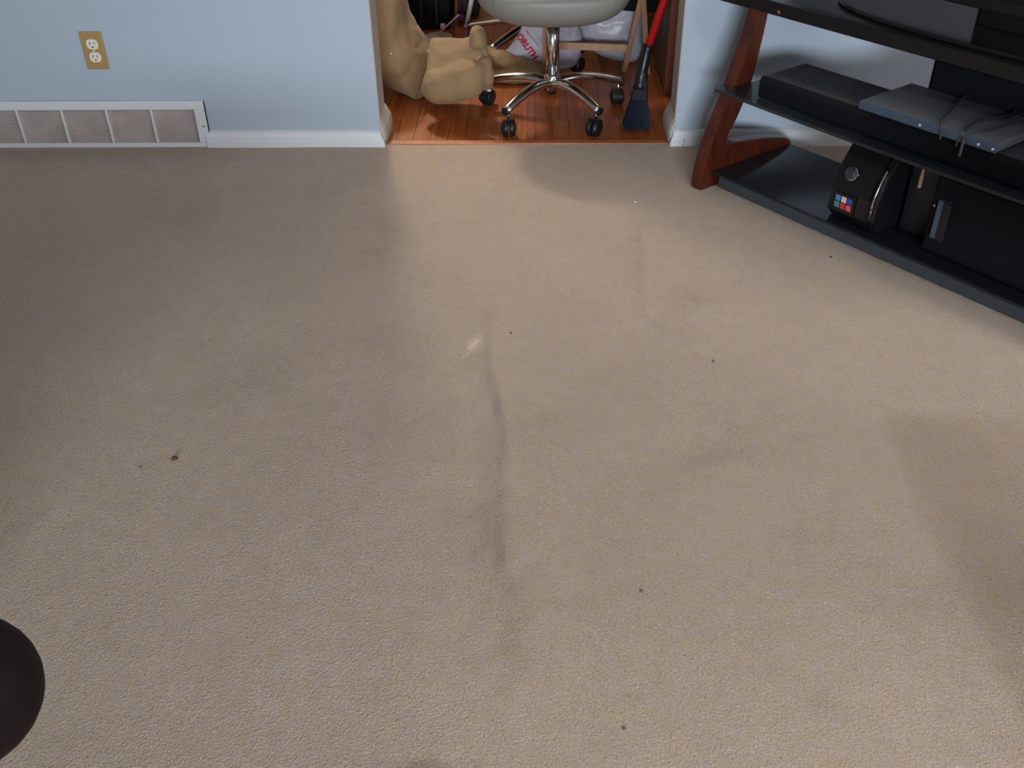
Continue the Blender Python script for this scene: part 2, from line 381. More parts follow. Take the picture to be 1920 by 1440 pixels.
# wooden floor of the back room: individual strips
wf = struct('floor_back_room', bx(-3.2, 3.2, .005, 2.6, -.03, -.0135), M_brownpanel)
struct('trim_7', bx(XL+.016, XR-.016, .0045, .034, -.012, .0035), M_thresh, bevel=.002)
PW = .057
cache = {}
for i in range(-11, 15):
    xa = i*PW+.01; y = .035 if XL < xa+PW*.5 < XR else .125
    first = True
    while y < 2.58:
        L = random.choice((.3, .45, .6, .75, .9)); 
        if first: L *= random.random()*.8+.2; first = False
        L = min(L, 2.59-y)
        if L < .08: L = 2.595-y
        key = round(L, 3)
        if key not in cache:
            o = obj('plank', bx(0, PW-.0011, 0, L-.0011, -.0135, 0), M_beam, wf); cache[key] = o
        else:
            o = cache[key].copy(); C.objects.link(o)
        if o is not cache[key] or True: o.matrix_basis = Matrix.Translation((xa, y, 0))
        y += L

# ------------------------------------------------------------------ vent grille on left wall
vent = thing('wall_vent', 'long white air return grille with dirty brown louvers low on the blue wall', 'vent', (-1.5, -.005, 0))
vz0, vz1, vx1 = .0, .152, -1.035
cols = [-1.069, -1.2065, -1.350, -1.4935, -1.637, -1.7805, -1.924]
bm = nb(); d0, d1 = -.012, .0
box(bm, cols[-1]-.034, vx1, d0, d1, .124, vz1); box(bm, cols[-1]-.034, vx1, d0, d1, vz0, .0155)
box(bm, cols[0], vx1, d0, d1, .0155, .124); box(bm, cols[-1]-.034, cols[-1], d0, d1, .0155, .124)
obj('frame', bm, M_white, vent, bevel=.002)
for xc in cols[1:-1]: obj('divider', bx(xc-.0035, xc+.0035, -.0105, .004, .0155, .124), M_white, vent, bevel=.001)
for a, b in zip(cols[1:], cols):
    bm = nb(); h = .1085; n = 15
    for k in range(n):
        z = .0155+h*(k+.5)/n
        Mx = Matrix.Translation((0, .0, z)) @ Matrix.Rotation(math.radians(38), 4, 'X')
        box(bm, a+.0035, b-.0035, -.0045, .0045, -.0005, .0005, M=Mx)
    o = obj('louver', bm, M_louver, vent)
    o['kind'] = 'stuff'
    obj('cavity', bx(a, b, .012, .02, .0155, .124), M_ventback, vent)
for x, z in ((vx1-.012, .07),): obj('screw', lathe(nb(), [(.0035, 0), (.0035, .001), (.001, .0018)], 12, Matrix.Translation((x, -.012, z)) @ Matrix.Rotation(PI/2, 4, 'X')), M_tan2, vent)
struct('trim_8', bx(vx1-.0005, vx1+.001, -.010, 0, 0, .15), M_dark)

# ------------------------------------------------------------------ wall outlet
ox, oz = -1.3405, .3085
ot = thing('wall_outlet', 'brass cover plate with two ivory sockets on the blue wall', 'outlet', (ox, -.001, oz))
obj('cover_plate', bx(ox-.034, ox+.034, -.0055, -.0002, oz-.057, oz+.057), M_brass, ot, bevel=.0022)
for dz in (.0195, -.0195):
    bm = nb(); pts = []
    for k in range(40):
        a = 2*PI*k/40; x = .0180*math.cos(a); z = max(-.0148, min(.0148, .0180*math.sin(a))); pts.append((ox+x, -.0055, oz+dz+z))
    r = obj('socket', prism(bm, pts, (0, -.0018, 0)), M_ivory, ot)
    for dx, hh in ((-.0065, .0045), (.0065, .0036)):
        obj('slot', bx(ox+dx-.0011, ox+dx+.0011, -.0076, -.0072, oz+dz+.003-hh, oz+dz+.003+hh), M_dark, r)
    obj('slot', lathe(nb(), [(.0026, 0), (.0026, .0004)], 12, Matrix.Translation((ox, -.0073, oz+dz-.0078)) @ Matrix.Rotation(PI/2, 4, 'X')), M_dark, r)
obj('screw', lathe(nb(), [(.003, 0), (.003, .0008), (.0015, .0014)], 14, Matrix.Translation((ox, -.0055, oz)) @ Matrix.Rotation(PI/2, 4, 'X')), M_ivory, ot)

# ------------------------------------------------------------------ swivel chairs
def make_chair(cx, cy, rot, R, name, label, seatmat, backz=1.12, side=1):
    t = thing(name, label, 'chair', (cx, cy, 0))
    hubz = .104
    for k in range(5):
        a = math.radians(rot+72*k); d = V(math.cos(a), math.sin(a), 0); c = V(cx, cy, 0)
        pts = smoothpath([c+d*.012+V(0, 0, hubz+.004), c+d*.06+V(0, 0, hubz+.013), c+d*.12+V(0, 0, hubz+.012), c+d*.19+V(0, 0, hubz+.000), c+d*(R+.002)+V(0, 0, .084)], 5)
        rr = [.0215-.0045*i/(len(pts)-1) for i in range(len(pts))]
        leg = obj('leg', tube(nb(), pts, rr, 14, .72), M_chrome, t, smooth=True)
        obj('end_cap', lathe(nb(), [(0, -.004), (.0125, -.003), (.0145, 0), (.013, .006)], 16, Matrix.Translation(c+d*(R+.003)+V(0, 0, .0825)) @ d.to_track_quat('-Z', 'Y').to_matrix().to_4x4()), M_blackplastic, leg, smooth=True)
        # twin-wheel hooded caster, swivelled
        sw = a+math.radians((40, -65, 80, 120, -100)[k]); f = V(math.cos(sw), math.sin(sw), 0); sd = V(-f.y, f.x, 0)
        p0 = c+d*(R-.012); wc = p0+f*.014+V(0, 0, .0280)
        cs = obj('caster', tube(nb(), [p0+V(0, 0, .085), p0+V(0, 0, .045)], .0055, 10), M_chrome, leg, smooth=True)
        bm = nb()
        for s in (-1, 1):
            Mw = Matrix.Translation(wc+sd*s*.0125) @ (sd*s).to_track_quat('Z', 'Y').to_matrix().to_4x4()
            lathe(bm, [(.0272, -.0095), (.0282, -.004), (.0275, .003), (.022, .0085), (.012, .0115), (0, .012)], 28, Mw)
        # hood
        hd = []
        n = 12
        for i in range(n+1):
            th = math.radians(-15+130*i/n); hd.append((wc+f*(-.0285)*math.cos(th)+V(0, 0, .0285*math.sin(th))))
        for p, q in zip(hd, hd[1:]):
            vv = [bm.verts.new(z) for z in (p-sd*.019, p+sd*.019, q+sd*.019, q-sd*.019)]; bm.faces.new(vv)
        for v in bm.verts: v.co.z = max(v.co.z, .0002)
        me2 = bpy.data.meshes.new('caster_wheels')
        bmesh.ops.recalc_face_normals(bm, faces=bm.faces)
        tmp = cs.data; b2 = nb(); b2.from_mesh(tmp); nface = len(b2.faces)
        bm.to_mesh(me2); b2.from_mesh(me2); b2.faces.ensure_lookup_table()
        for i, fc in enumerate(b2.faces): fc.material_index = 0 if i < nface else 1; fc.smooth = True
        b2.to_mesh(tmp); b2.free(); bm.free(); bpy.data.meshes.remove(me2); tmp.materials.append(M_blackplastic)
    obj('hub', lathe(nb(), [(.0, hubz-.022), (.018, hubz-.022), (.020, hubz-.012), (.024, hubz), (.030, hubz+.012), (.027, hubz+.026), (.0235, hubz+.036), (0, hubz+.036)], 32, Matrix.Translation((cx, cy, 0))), M_chrome, t, smooth=True)
    obj('hub_plug', lathe(nb(), [(.0, .070), (.012, .070), (.017, .078), (.018, .091), (0, .091)], 24, Matrix.Translation((cx, cy, 0))), M_blackplastic, t, smooth=True)
    obj('gas_column', lathe(nb(), [(.0, hubz+.03), (.0225, hubz+.03), (.0225, SZ-SH+.01), (0, SZ-SH+.01)], 36, Matrix.Translation((cx, cy, 0))), M_chrome, t, smooth=False).data.polygons.foreach_set('use_smooth', [len(p.vertices) == 4 for p in bpy.data.objects[t.name].children[-1].data.polygons]) if False else obj('gas_column', lathe(nb(), [(.0, hubz+.03), (.0225, hubz+.03), (.0225, SZ-SH+.01), (0, SZ-SH+.01)], 36, Matrix.Translation((cx, cy, 0))), M_chrome, t, smooth=True)
    # upholstered shell seat
    bm = nb(); prof = []
    for i in range(25):
        th = -PI/2+PI*i/24; prof.append((abs(math.cos(th))**.62 if abs(math.cos(th)) > 1e-6 else 0, math.sin(th)))
    n = 56; rings = []
    for r, z in prof:
        ring = []
        for k in range(n):
            a = 2*PI*k/n; ca, sa = math.cos(a), math.sin(a)
            e = 1/((abs(ca)**2.6+abs(sa)**2.6)**(1/2.6))
            zz = SZ+(z*SH if z < 0 else z*.035)
            ring.append(bm.verts.new((cx+.250*r*e*ca, cy+.0+.235*r*e*sa, zz)))
        rings.append(ring)
    for a, b in zip(rings, rings[1:]):
        for k in range(n): bm.faces.new((a[k], a[(k+1) % n], b[(k+1) % n], b[k]))
    bmesh.ops.remove_doubles(bm, verts=bm.verts, dist=1e-4)
    seat = obj('seat', bm, seatmat, t, smooth=True)
    # welt seams on seat front corners
    for s in (-1, 1):
        pts = []
        for i in range(12):
            th = math.radians(-78+88*i/11)
            r = abs(math.cos(th))**.62; a = math.radians(-90+s*44); ca, sa = math.cos(a), math.sin(a); e = 1/((abs(ca)**2.6+abs(sa)**2.6)**(1/2.6))
            pts.append((cx+.251*r*e*ca, cy+.236*r*e*sa, SZ+(math.sin(th)*SH if th < 0 else math.sin(th)*.035)))
        obj('seam', tube(nb(), pts[5:], .0014, 6), M_seam, seat, smooth=True)
    obj('swivel_plate', bx(cx-.06, cx+.06, cy-.05, cy+.09, SZ-SH+.0, SZ-SH+.03), M_blackplastic, t, bevel=.005)
    # backrest
    bm = nb(); g = [[None]*13 for _ in range(13)]
    for i in range(13):
        for j in range(13):
            u_, v_ = i/6-1, j/12
            wdt = .235*(1-.25*v_**3); z = SZ+.05+v_*(backz-SZ-.05); y = cy+side*(.245+.10*v_-.06*u_*u_)
            g[i][j] = bm.verts.new((cx+u_*wdt, y, z))
    for i in range(12):
        for j in range(12): bm.faces.new((g[i][j], g[i+1][j], g[i+1][j+1], g[i][j+1]))
    bk = obj('backrest', bm, seatmat, t, smooth=True); sm = bk.modifiers.new('solid', 'SOLIDIFY'); sm.thickness = .05; sm.offset = 0
    b_ = bk.modifiers.new('b', 'BEVEL'); b_.width = .02; b_.segments = 3
    obj('back_bracket', bx(cx-.04, cx+.04, cy+side*.23-.03, cy+side*.23+.03, SZ-.06, SZ+.12), M_blackplastic, t, bevel=.006)
    return t
SZ, SH = .418, .10
make_chair(.068, .285, -126.5, .255, 'swivel_chair', 'off-white upholstered swivel chair with chrome star base in the opening', M_seat)
SZ, SH = .47, .09
make_chair(.0205, .9695, -127.4, .292, 'swivel_chair', 'second chrome star-base chair standing behind the off-white one', M_blackfab, .95, -1)

# ------------------------------------------------------------------ soft things
def remesh(o, vox, smooth_it=6, disp=None):
    r = o.modifiers.new('r', 'REMESH'); r.mode = 'VOXEL'; r.voxel_size = vox; r.use_smooth_shade = True
    s = o.modifiers.new('s', 'SMOOTH'); s.iterations = smooth_it; s.factor = .5
    if disp:
        tx = bpy.data.textures.new('cl', 'CLOUDS'); tx.noise_scale = disp[1]; tx.noise_depth = 1
        d = o.modifiers.new('d', 'DISPLACE'); d.texture = tx; d.strength = disp[0]; d.mid_level = .5; d.texture_coords = 'GLOBAL'
def pillow(bm, outline, y, t, lean=0., cen=None, bow=0., power=.5):
    """closed padded body whose rim follows a polygon standing in the plane y (leaning), t = half thickness"""
    P = []
    for q in outline:
        p = on_y(q[0], q[1], y); 
        for _ in range(3): p = on_y(q[0], q[1], y+lean*p.z)
        P.append(p)
    P = [P[0].lerp(P[0], 0)] + P[1:]
    pts = smoothpath(P+[P[0]], 4)[:-1]
    c = sum(pts, Vector())/len(pts) if cen is None else on_y(cen[0], cen[1], y)
    K = 9; frs = []; bks = []
    for k in range(K):
        th = (PI/2)*k/K; s = math.cos(th); h = t*(math.sin(th)**(2*power))
        frs.append([bm.verts.new(c+(p-c)*s+V(0, -h, 0)) for p in pts]); bks.append([bm.verts.new(c+(p-c)*s+V(0, h, 0)) for p in pts] if k else frs[0])
    cf = bm.verts.new(c+V(0, -t, 0)); cb = bm.verts.new(c+V(0, t, 0)); n = len(pts)
    for seq, cc in ((frs, cf), (bks, cb)):
        for a, b in zip(seq, seq[1:]):
            for i in range(n): bm.faces.new((a[i], a[(i+1) % n], b[(i+1) % n], b[i]))
        for i in range(n): bm.faces.new((seq[-1][i], seq[-1][(i+1) % n], cc))
    return bm

# tan beanbag heap
bb = nb()
pillow(bb, [(640, -60), (740, -40), (770, 30), (806, 88), (812, 124), (808, 160), (800, 188), (778, 180), (744, 163), (705, 140), (650, 130)], .52, .17, 0, (735, 75))
pillow(bb, [(800, 92), (896, 92), (901, 150), (892, 172), (850, 180), (800, 176)], .37, .07)
pillow(bb, [(788, 172), (793, 150), (806, 136), (830, 128), (870, 112), (908, 118), (913, 130), (910, 150), (902, 176), (880, 184), (846, 193), (812, 191)], .235, .072, 0, (858, 156))
pillow(bb, [(800, 140), (803, 96), (806, 76), (816, 70), (860, 71), (900, 68), (912, 84), (913, 128), (880, 142), (840, 150), (806, 158)], .09, .045, 1.15, None)
pillow(bb, [(880, 66), (884, 52), (898, 49), (908, 60), (913, 78), (910, 96), (880, 92)], .28, .04)
pillow(bb, [(893, 118), (897, 108), (906, 104), (922, 108), (926, 130), (922, 158), (908, 168), (898, 150)], .265, .045)
pillow(bb, [(905, 84), (918, 92), (945, 98), (1000, 116), (1040, 128), (1040, 158), (990, 166), (925, 166), (905, 150)], .66, .085)
pillow(bb, [(640, -60), (720, -40), (760, 60), (770, 110), (700, 120), (640, 110)], .62, .12)
for v in bb.verts: v.co.z = max(v.co.z, .001)
bag = obj('beanbag', bb, M_tan, smooth=True); remesh(bag, .006, 4, (.016, .065))
tag(bag, 'slumped tan canvas beanbag lying in folds inside the opening', 'beanbag')
pb = on_y(734, 98.5, .355); 
sp = obj('stud', lathe(nb(), [(0, -.003), (.003, -.002), (.0035, 0), (.003, .002), (0, .003)], 12, Matrix.Translation(pb+V(0, -.012, 0))), M_white, bag)

# white plastic bags
def plastic(outlines, label, disp=(.010, .035)):
    b = nb()
    for a in outlines: pillow(b, *a)
    for v in b.verts: v.co.z = max(v.co.z, .001)
    o = obj('plastic_bag', b, M_bag, smooth=True); remesh(o, .006, 3, disp); return tag(o, label, 'bag', 'white plastic bags on the wooden floor')
b1 = plastic([([(985, 20), (1060, 20), (1088, 60), (1090, 92), (1082, 121), (1058, 127), (1020, 127), (975, 110), (940, 108), (958, 84), (975, 55)], .72, .062, 0, (1035, 75))], 'white plastic bag with red printed lettering behind the gas column')
b2 = plastic([([(1080, 10), (1160, 0), (1208, 0), (1212, 60), (1205, 98), (1182, 117), (1140, 108), (1100, 88), (1086, 60)], .82, .07, 0, (1150, 55))], 'larger white plastic bag behind the pale wooden frame')
def print_on(target, body, a, b, size, y, name='printed_text', flip=1):
    """red lettering wrapped on the bag front, from pixel a to pixel b"""
    cu = bpy.data.curves.new('t', 'FONT'); cu.body = body; cu.size = size; cu.offset = size*.05; cu.align_x = 'CENTER'; cu.align_y = 'CENTER'
    to = bpy.data.objects.new('t', cu); C.objects.link(to); dg = bpy.context.evaluated_depsgraph_get(); dg.update()
    m = bpy.data.meshes.new_from_object(to.evaluated_get(dg)); bpy.data.objects.remove(to)
    ev = target.evaluated_get(dg); tree = BVHTree.FromObject(target, dg)
    bm = nb(); bm.from_mesh(m); bmesh.ops.triangulate(bm, faces=bm.faces); bmesh.ops.subdivide_edges(bm, edges=[e for e in bm.edges if e.calc_length() > size*.12], cuts=1, use_grid_fill=False)
    pa, pb_ = on_y(*a, y), on_y(*b, y); cc = (pa+pb_)/2; ex = (pb_-pa).normalized(); ez = ex.cross(V(0, 1, 0))
    if ez.z < 0 and flip > 0: pass
    for v in bm.verts:
        p = cc+ex*v.co.x+ez*v.co.y; dd = (p-CAM).normalized()
        h = tree.ray_cast(CAM, dd)
        v.co = (h[0]-dd*.0012) if h[0] else p
    return obj(name, bm, M_redink, target)
print_on(b1, 'ORUTH', (970, 63), (1006, 112), .032, .66)
# thin red stroke beside the lettering
def stroke(target, pxs, r, m, name):
    dg = bpy.context.evaluated_depsgraph_get(); dg.update(); tree = BVHTree.FromObject(target, dg); pts = []
    for q in pxs:
        dd = ray(*q).normalized(); h = tree.ray_cast(CAM, dd)
        if h[0]: pts.append(h[0]-dd*.0005)
    if len(pts) > 1: return obj(name, tube(nb(), pts, r, 6, .4), m, target)
stroke(b1, [(986+t*.25*10, 56+t*3.2) for t in range(11)], .0022, M_redink, 'printed_stroke')

# ------------------------------------------------------------------ pale wooden folding stool frame with black sling
st_ = thing('folding_stool', 'pale wooden folding stool frame with a black sling before the white bags', 'stool', (on_z(1172, 124).x, .77, 0))
def slat(p, q, wd, th, name, m, par, upv=V(0, 1, 0)):
    p, q = Vector(p), Vector(q); d = (q-p); L = d.length; d.normalize(); a = d.cross(upv).normalized(); b = a.cross(d)
    Mx = Matrix(((a.x, b.x, d.x, p.x), (a.y, b.y, d.y, p.y), (a.z, b.z, d.z, p.z), (0, 0, 0, 1)))
    return obj(name, bx(-wd/2, wd/2, -th/2, th/2, 0, L, M=Mx), m, par, bevel=.002)
p = on_z(1170, 133, 0); q = on_y(1204, -8, .655); q = p+(q-p)*1.25
slat(p, q, .020, .016, 'leg', M_palewood, st_)
p2b = on_y(1213, 150, .70); p2b.z = 0; q2 = on_y(1206, -8, .60); q2 = p2b+(q2-p2b)*1.2
slat(p2b, q2, .019, .016, 'leg', M_palewood, st_)
lx = -.30
cr0 = on_y(1176, 90, .640); cr1 = on_y(1022, 84, .640)
slat(cr0, cr1, .026, .014, 'crossbar', M_palewood, st_, V(0, 1, 0))
slat(V(cr1.x-.002, .665, 0), V(cr1.x+.004, .64, q.z), .020, .016, 'leg', M_palewood, st_)
bm = nb(); pillow(bm, [(1180, -30), (1238, -30), (1235, 18), (1205, 21), (1172, 20), (1165, 16), (1166, 6), (1176, 8), (1181, -8)], .73, .018)
o = obj('sling', bm, M_blackfab, st_, smooth=True)

# ------------------------------------------------------------------ broom
br = thing('broom', 'upright broom with red handle and dark navy bristles inside the right jamb', 'broom', (.33, .12, 0))
hb = on_y(1215, 90, .20); ht = on_y(1250, -14, .235); ht = hb+(ht-hb)*3.0
obj('handle', tube(nb(), [hb+(hb-ht).normalized()*.02, ht], .0125, 18), M_red, br, smooth=True)
nk = [on_y(1216, 84, .20), on_y(1209, 112, .195), on_y(1203, 140, .185), on_y(1199, 166, .18)]
obj('ferrule', tube(nb(), smoothpath(nk, 4), [.016]*4+[.018]*4+[.022]*4+[.024], 18), M_blackplastic, br, smooth=True)
# angled cap
cp = [on_y(*q, .18) for q in ((1208, 132), (1196, 150), (1184, 172), (1182, 188), (1214, 188), (1214, 150))]
obj('bristle_cap', prism(nb(), [p-V(0, .018, 0) for p in cp], (0, .036, 0)), M_blackplastic, br, bevel=.006)
bm = nb()
for i in range(420):
    u_ = random.random(); v_ = random.uniform(-1, 1)
    a = on_y(1184+30*u_, 184, .18)+V(0, v_*.014, 0)
    b = on_y(1167+51*u_+random.uniform(-2, 2), 246-6*abs(u_-.5), .13)+V(0, v_*.028, 0)
    b.z = max(.002, random.uniform(.002, .022))
    m_ = (a+b)/2+V(random.uniform(-.003, .003), random.uniform(-.003, .003), 0)
    tube(bm, [a, m_, b], .0013, 3, caps=False)
o = obj('bristles', bm, M_bristle, br); o['kind'] = 'stuff'

# ------------------------------------------------------------------ cabinet at right inside the back room
cab = thing('cabinet', 'dark brown wooden cabinet standing inside beyond the right jamb', 'cabinet', (.75, 1.0, 0))
CXL = .475
obj('side_panel', bx(CXL, CXL+.02, .47, 1.55, 0, 1.2), M_brownpanel, cab)
obj('face_frame', bx(CXL-.002, CXL+.045, .452, .472, .0, 1.2), M_orange_wood, cab, bevel=.002)
d = obj('door', bx(CXL+.05, .98, .455, .475, .06, 1.16), M_brownpanel, cab, bevel=.003)
obj('knob', lathe(nb(), [(.006, 0), (.006, .012), (.014, .02), (.012, .028), (0, .03)], 16, Matrix.Translation((CXL+.09, .455, .7)) @ Matrix.Rotation(PI/2, 4, 'X')), M_brass, d)
obj('plinth', bx(CXL+.02, 1.0, .47, 1.54, 0, .06), M_brownpanel, cab)
obj('top', bx(CXL-.01, 1.02, .44, 1.56, 1.2, 1.23), M_brownpanel, cab, bevel=.003)

dk = thing('shade_desk', 'brown wooden desk out of view, added to shade the floor of the inner room', 'shade_desk', (.1, 1.5, 0))  # unseen tabletop, added to keep lamp light off the rear floor
obj('shade_desk_top', bx(-.80, .44, 1.20, 1.95, .715, .745), M_brownpanel, dk, bevel=.003)
for X_ in (-.77, .40):
    for Y_ in (1.72, 1.92): obj('leg', bx(X_-.02, X_+.02, Y_-.02, Y_+.02, 0, .715), M_brownpanel, dk)  # legs of the added, unseen shade desk
# ------------------------------------------------------------------ things at the back left
# black storage bin
bn = thing('storage_bin', 'black storage bin behind the tan beanbag', 'bin', (-.52, 1.45, 0))
bm = nb(); xl, xr = on_z(735, 62).x, on_z(848, 62).x
vs = []
for z, s in ((0, .9), (.36, 1.)):
    cxm = (xl+xr)/2; hw = (xr-xl)/2*s
    vs.append([bm.verts.new((cxm+sx*hw, 1.46+sy*.19*s, z)) for sx, sy in ((-1, -1), (1, -1), (1, 1), (-1, 1))])
bm.faces.new(vs[0]); bm.faces.new(vs[1])
for i in range(4): bm.faces.new((vs[0][i], vs[0][(i+1) % 4], vs[1][(i+1) % 4], vs[1][i]))
obj('body', bm, M_blackmatte, bn, bevel=.01)
obj('lid', bx(xl-.012, xr+.012, 1.255, 1.665, .36, .385), M_blackmatte, bn, bevel=.006)
for s in (.25, .5, .75): obj('rib', bx(xl+(xr-xl)*s-.006, xl+(xr-xl)*s+.006, 1.262, 1.275, .03, .355), M_blackplastic, bn, bevel=.002)
# pale stand: round foot with slanted rod
fc = on_z(822, 71.5); fs = thing('pedestal_stand', 'pale plastic round-footed stand with slanted thin rod beside the black bin', 'stand', fc)
obj('foot', lathe(nb(), [(0, 0), (.062, 0), (.064, .006), (.055, .011), (.02, .015), (0, .016)], 36, Matrix.Translation(fc)), M_palepl, fs, smooth=True)
ra = fc+V(-.006, 0, .012); rb_ = on_y(860, 28, 1.06)
obj('rod', tube(nb(), [ra, rb_], .0038, 10), M_palepl, fs)
rm = ra.lerp(rb_, .36)
obj('bracket', bx(rm.x-.016, rm.x+.004, rm.y-.008, rm.y+.008, rm.z-.002, rm.z+.018), M_palepl, fs, bevel=.002)
# white pole
pa = on_y(886, -10, 1.36); pc = on_y(877, 38, 1.33); pe = pc+(pc-pa)*((pc.z)/(pa.z-pc.z))
o = obj('white_pole', tube(nb(), [V(pe.x, pe.y, 0.0), pa+(pa-pe)*.6], [.0105, .0105], 14), M_white, smooth=True)
tag(o, 'thin white pole standing upright left of the chair seat', 'pole')
# carton with coloured parcels
g0 = on_z(868, 55); ct = tag(obj('carton', bx(g0.x-.035, g0.x+.055, 1.50, 1.70, 0, .075), M_maroon, bevel=.003), 'low maroon carton between black bin and white pole', 'box')
tag(obj('parcel', bx(g0.x-.033, g0.x+.005, 1.52, 1.60, .075, .16), M_orange, bevel=.004), 'small orange packet on the maroon carton', 'packet')
tag(obj('parcel', bx(g0.x+.008, g0.x+.05, 1.52, 1.60, .075, .15), M_blue, bevel=.004), 'small blue packet on the maroon carton', 'packet')
pp = on_z(865, 27, .02); tag(obj('parcel', lathe(nb(), [(0, -.018), (.012, -.014), (.018, 0), (.012, .014), (0, .018)], 16, Matrix.Translation((pp.x, 1.42, .018))), M_purple, smooth=True), 'little purple ball on the floor by the carton', 'ball')
# green twist on floor
gp = on_z(1167, 137); pts = [gp+V(.018*math.cos(a), .022*math.sin(a), .002+.001*abs(math.sin(a))) for a in [math.radians(80+20*i) for i in range(12)]]
tag(obj('green_twist', tube(nb(), pts, .002, 6), M_green), 'curled green twist tie on the dark wooden floor', 'twist tie')

# ------------------------------------------------------------------ TV stand
O = V(.55353, -.32122, 0); U = V(.6127, -.7903, 0).normalized(); Nn = V(.7903, .6127, 0).normalized()
def S(s, d, z): return O+U*s+Nn*d+V(0, 0, z)
MS = Matrix(((U.x, Nn.x, 0, O.x), (U.y, Nn.y, 0, O.y), (0, 0, 1, 0), (0, 0, 0, 1)))
stand = thing('tv_stand', 'angled TV stand with curved mahogany legs and smoked black shelves', 'tv stand', S(.5, .15, 0))
LEN = 1.22
front = [(-.068, 0), (-.071, .012), (-.066, .06), (-.052, .115), (-.025, .185), (.000, .24), (.026, .30), (.050, .36), (.072, .42), (.088, .485)]
back = [(.128, .485), (.122, .43), (.112, .37), (.099, .30), (.074, .235), (.046, .18), (.024, .15), (.020, .118), (.055, .118), (.095, .112), (.16, .103), (.235, .088), (.30, .07), (.32, .045), (.325, .02), (.32, 0)]
def side(s0, s1):
    fr = smoothpath([V(0, a, b) for a, b in front], 3); bk = smoothpath([V(0, a, b) for a, b in back[:7]], 3)+smoothpath([V(0, a, b) for a, b in back[7:]], 3)
    poly = [S(s0, p.y, p.z) for p in fr+bk]
    lg = obj('side_leg', prism(nb(), poly, U*(s1-s0)), M_mahog, stand, bevel=.0035)
    return lg
side(-.052, -.012); side(LEN-.06, LEN-.02)
def slab(name, poly, z0, z1, m, par, bevel=.002):
    return obj(name, prism(nb(), [S(s, d, z0) for s, d in poly], (0, 0, z1-z0)), m, par, bevel=bevel)
def shelf_poly(s0, s1, d0, d1, tip=.03, bow=.0):
    fr = [(s0+(s1-s0)*i/16, d0-bow*math.sin(PI*i/16)) for i in range(17)]
    return [(s0-.0, d0)]+fr[1:-1]+[(s1, d0), (s1, d1), (s0, d1)]
# bottom shelf with slate front lip
slab('bottom_shelf', shelf_poly(-.010, LEN-.062, -.030, .31), .043, .051, M_glass, stand, .001)
slab('shelf_lip', [(-.0, -.010), (LEN-.07, -.010), (LEN-.07, .012), (-.0, .012)], .001, .043, M_lip, stand, .001)
slab('shelf_lip', [(0, .28), (LEN-.07, .28), (LEN-.07, .30), (0, .30)], .001, .043, M_lip, stand, .001)
# middle shelf (wraps in front of the legs)
slab('middle_shelf', [(-.048, -.020), (-.036, -.030)]+[(-.036+(LEN+.03)*i/14, -.030-.012*math.sin(PI*i/14)) for i in range(1, 15)]+[(LEN+.03, .0), (LEN+.01, .29), (-.008, .29), (-.008, .035), (-.048, .012)], .279, .288, M_glass, stand, .0012)
# top board
TZ = .50
slab('top_board', [(-.19, .090), (-.16, .072)]+[(-.16+(LEN+.32)*i/14, .072-.0*math.sin(PI*i/14)) for i in range(1, 15)]+[(LEN+.19, .10), (LEN+.15, .46), (-.12, .46)], .485, .520, M_gloss, stand, .003)
scw = S(.067, .072, .497)
obj('screw', lathe(nb(), [(.0058, 0), (.0058, .002), (.003, .0038), (0, .004)], 18, Matrix.Translation(scw) @ (-Nn).to_track_quat('Z', 'Y').to_matrix().to_4x4()), M_copper, stand)
obj('back_post', bx(LEN*.5-.03, LEN*.5+.03, .30, .33, .0, .485, M=MS), M_blackplastic, stand, bevel=.003)

# television on the stand: bowed glass foot, dark panel
tv = thing('television', 'large black television standing on the angled stand', 'television', S(.6, .26, .521))
def oval(s0, s1, d0, d1, n=28, e=2.6):
    r = []
    for k in range(n):
        a = 2*PI*k/n; ca, sa = math.cos(a), math.sin(a)
        r.append(((s0+s1)/2+(s1-s0)/2*math.copysign(abs(ca)**(2/e), ca), (d0+d1)/2+(d1-d0)/2*math.copysign(abs(sa)**(2/e), sa)))
    return r
slab('base', oval(.13, 1.05, .098, .42, 40, 2.3), .521, .531, M_gloss, tv, .003)
slab('neck', oval(.50, .70, .25, .31), .531, .62, M_gloss, tv, .002)
obj('screen_panel', bx(.0, 1.2, .225, .262, .575, 1.24, M=MS), M_blackmatte, tv, bevel=.006)
obj('bezel', bx(.0, 1.2, .219, .226, .575, .605, M=MS), M_gloss, tv, bevel=.003)
# white thing at the left end of top board
wp = S(-.055, .125, .521); o = obj('remote_control', bx(-.10, -.02, .105, .145, .5205, .533, M=MS), M_white, bevel=.004)
tag(o, 'white remote control lying at the left end of the stand top', 'remote')

# long black receiver on middle shelf
rc = thing('receiver', 'long black audio receiver with charcoal top on the middle shelf', 'receiver', S(.5, .1, .289))
pr = [(.006, .290), (.004, .300), (.004, .334), (.009, .344), (.016, .347)]
obj('case', prism(nb(), [S(.09, d, z) for d, z in [(.02, .290), (.02, .346), (.188, .346), (.188, .290)]], U*.98), M_graytop, rc, bevel=.002)
obj('front_panel', prism(nb(), [S(.088, d, z) for d, z in pr+[(.022, .3465), (.022, .290)]], U*.985), M_blackfab, rc, bevel=.003)
for ds in (.2, .9):
    for dd in (.03, .16): pass
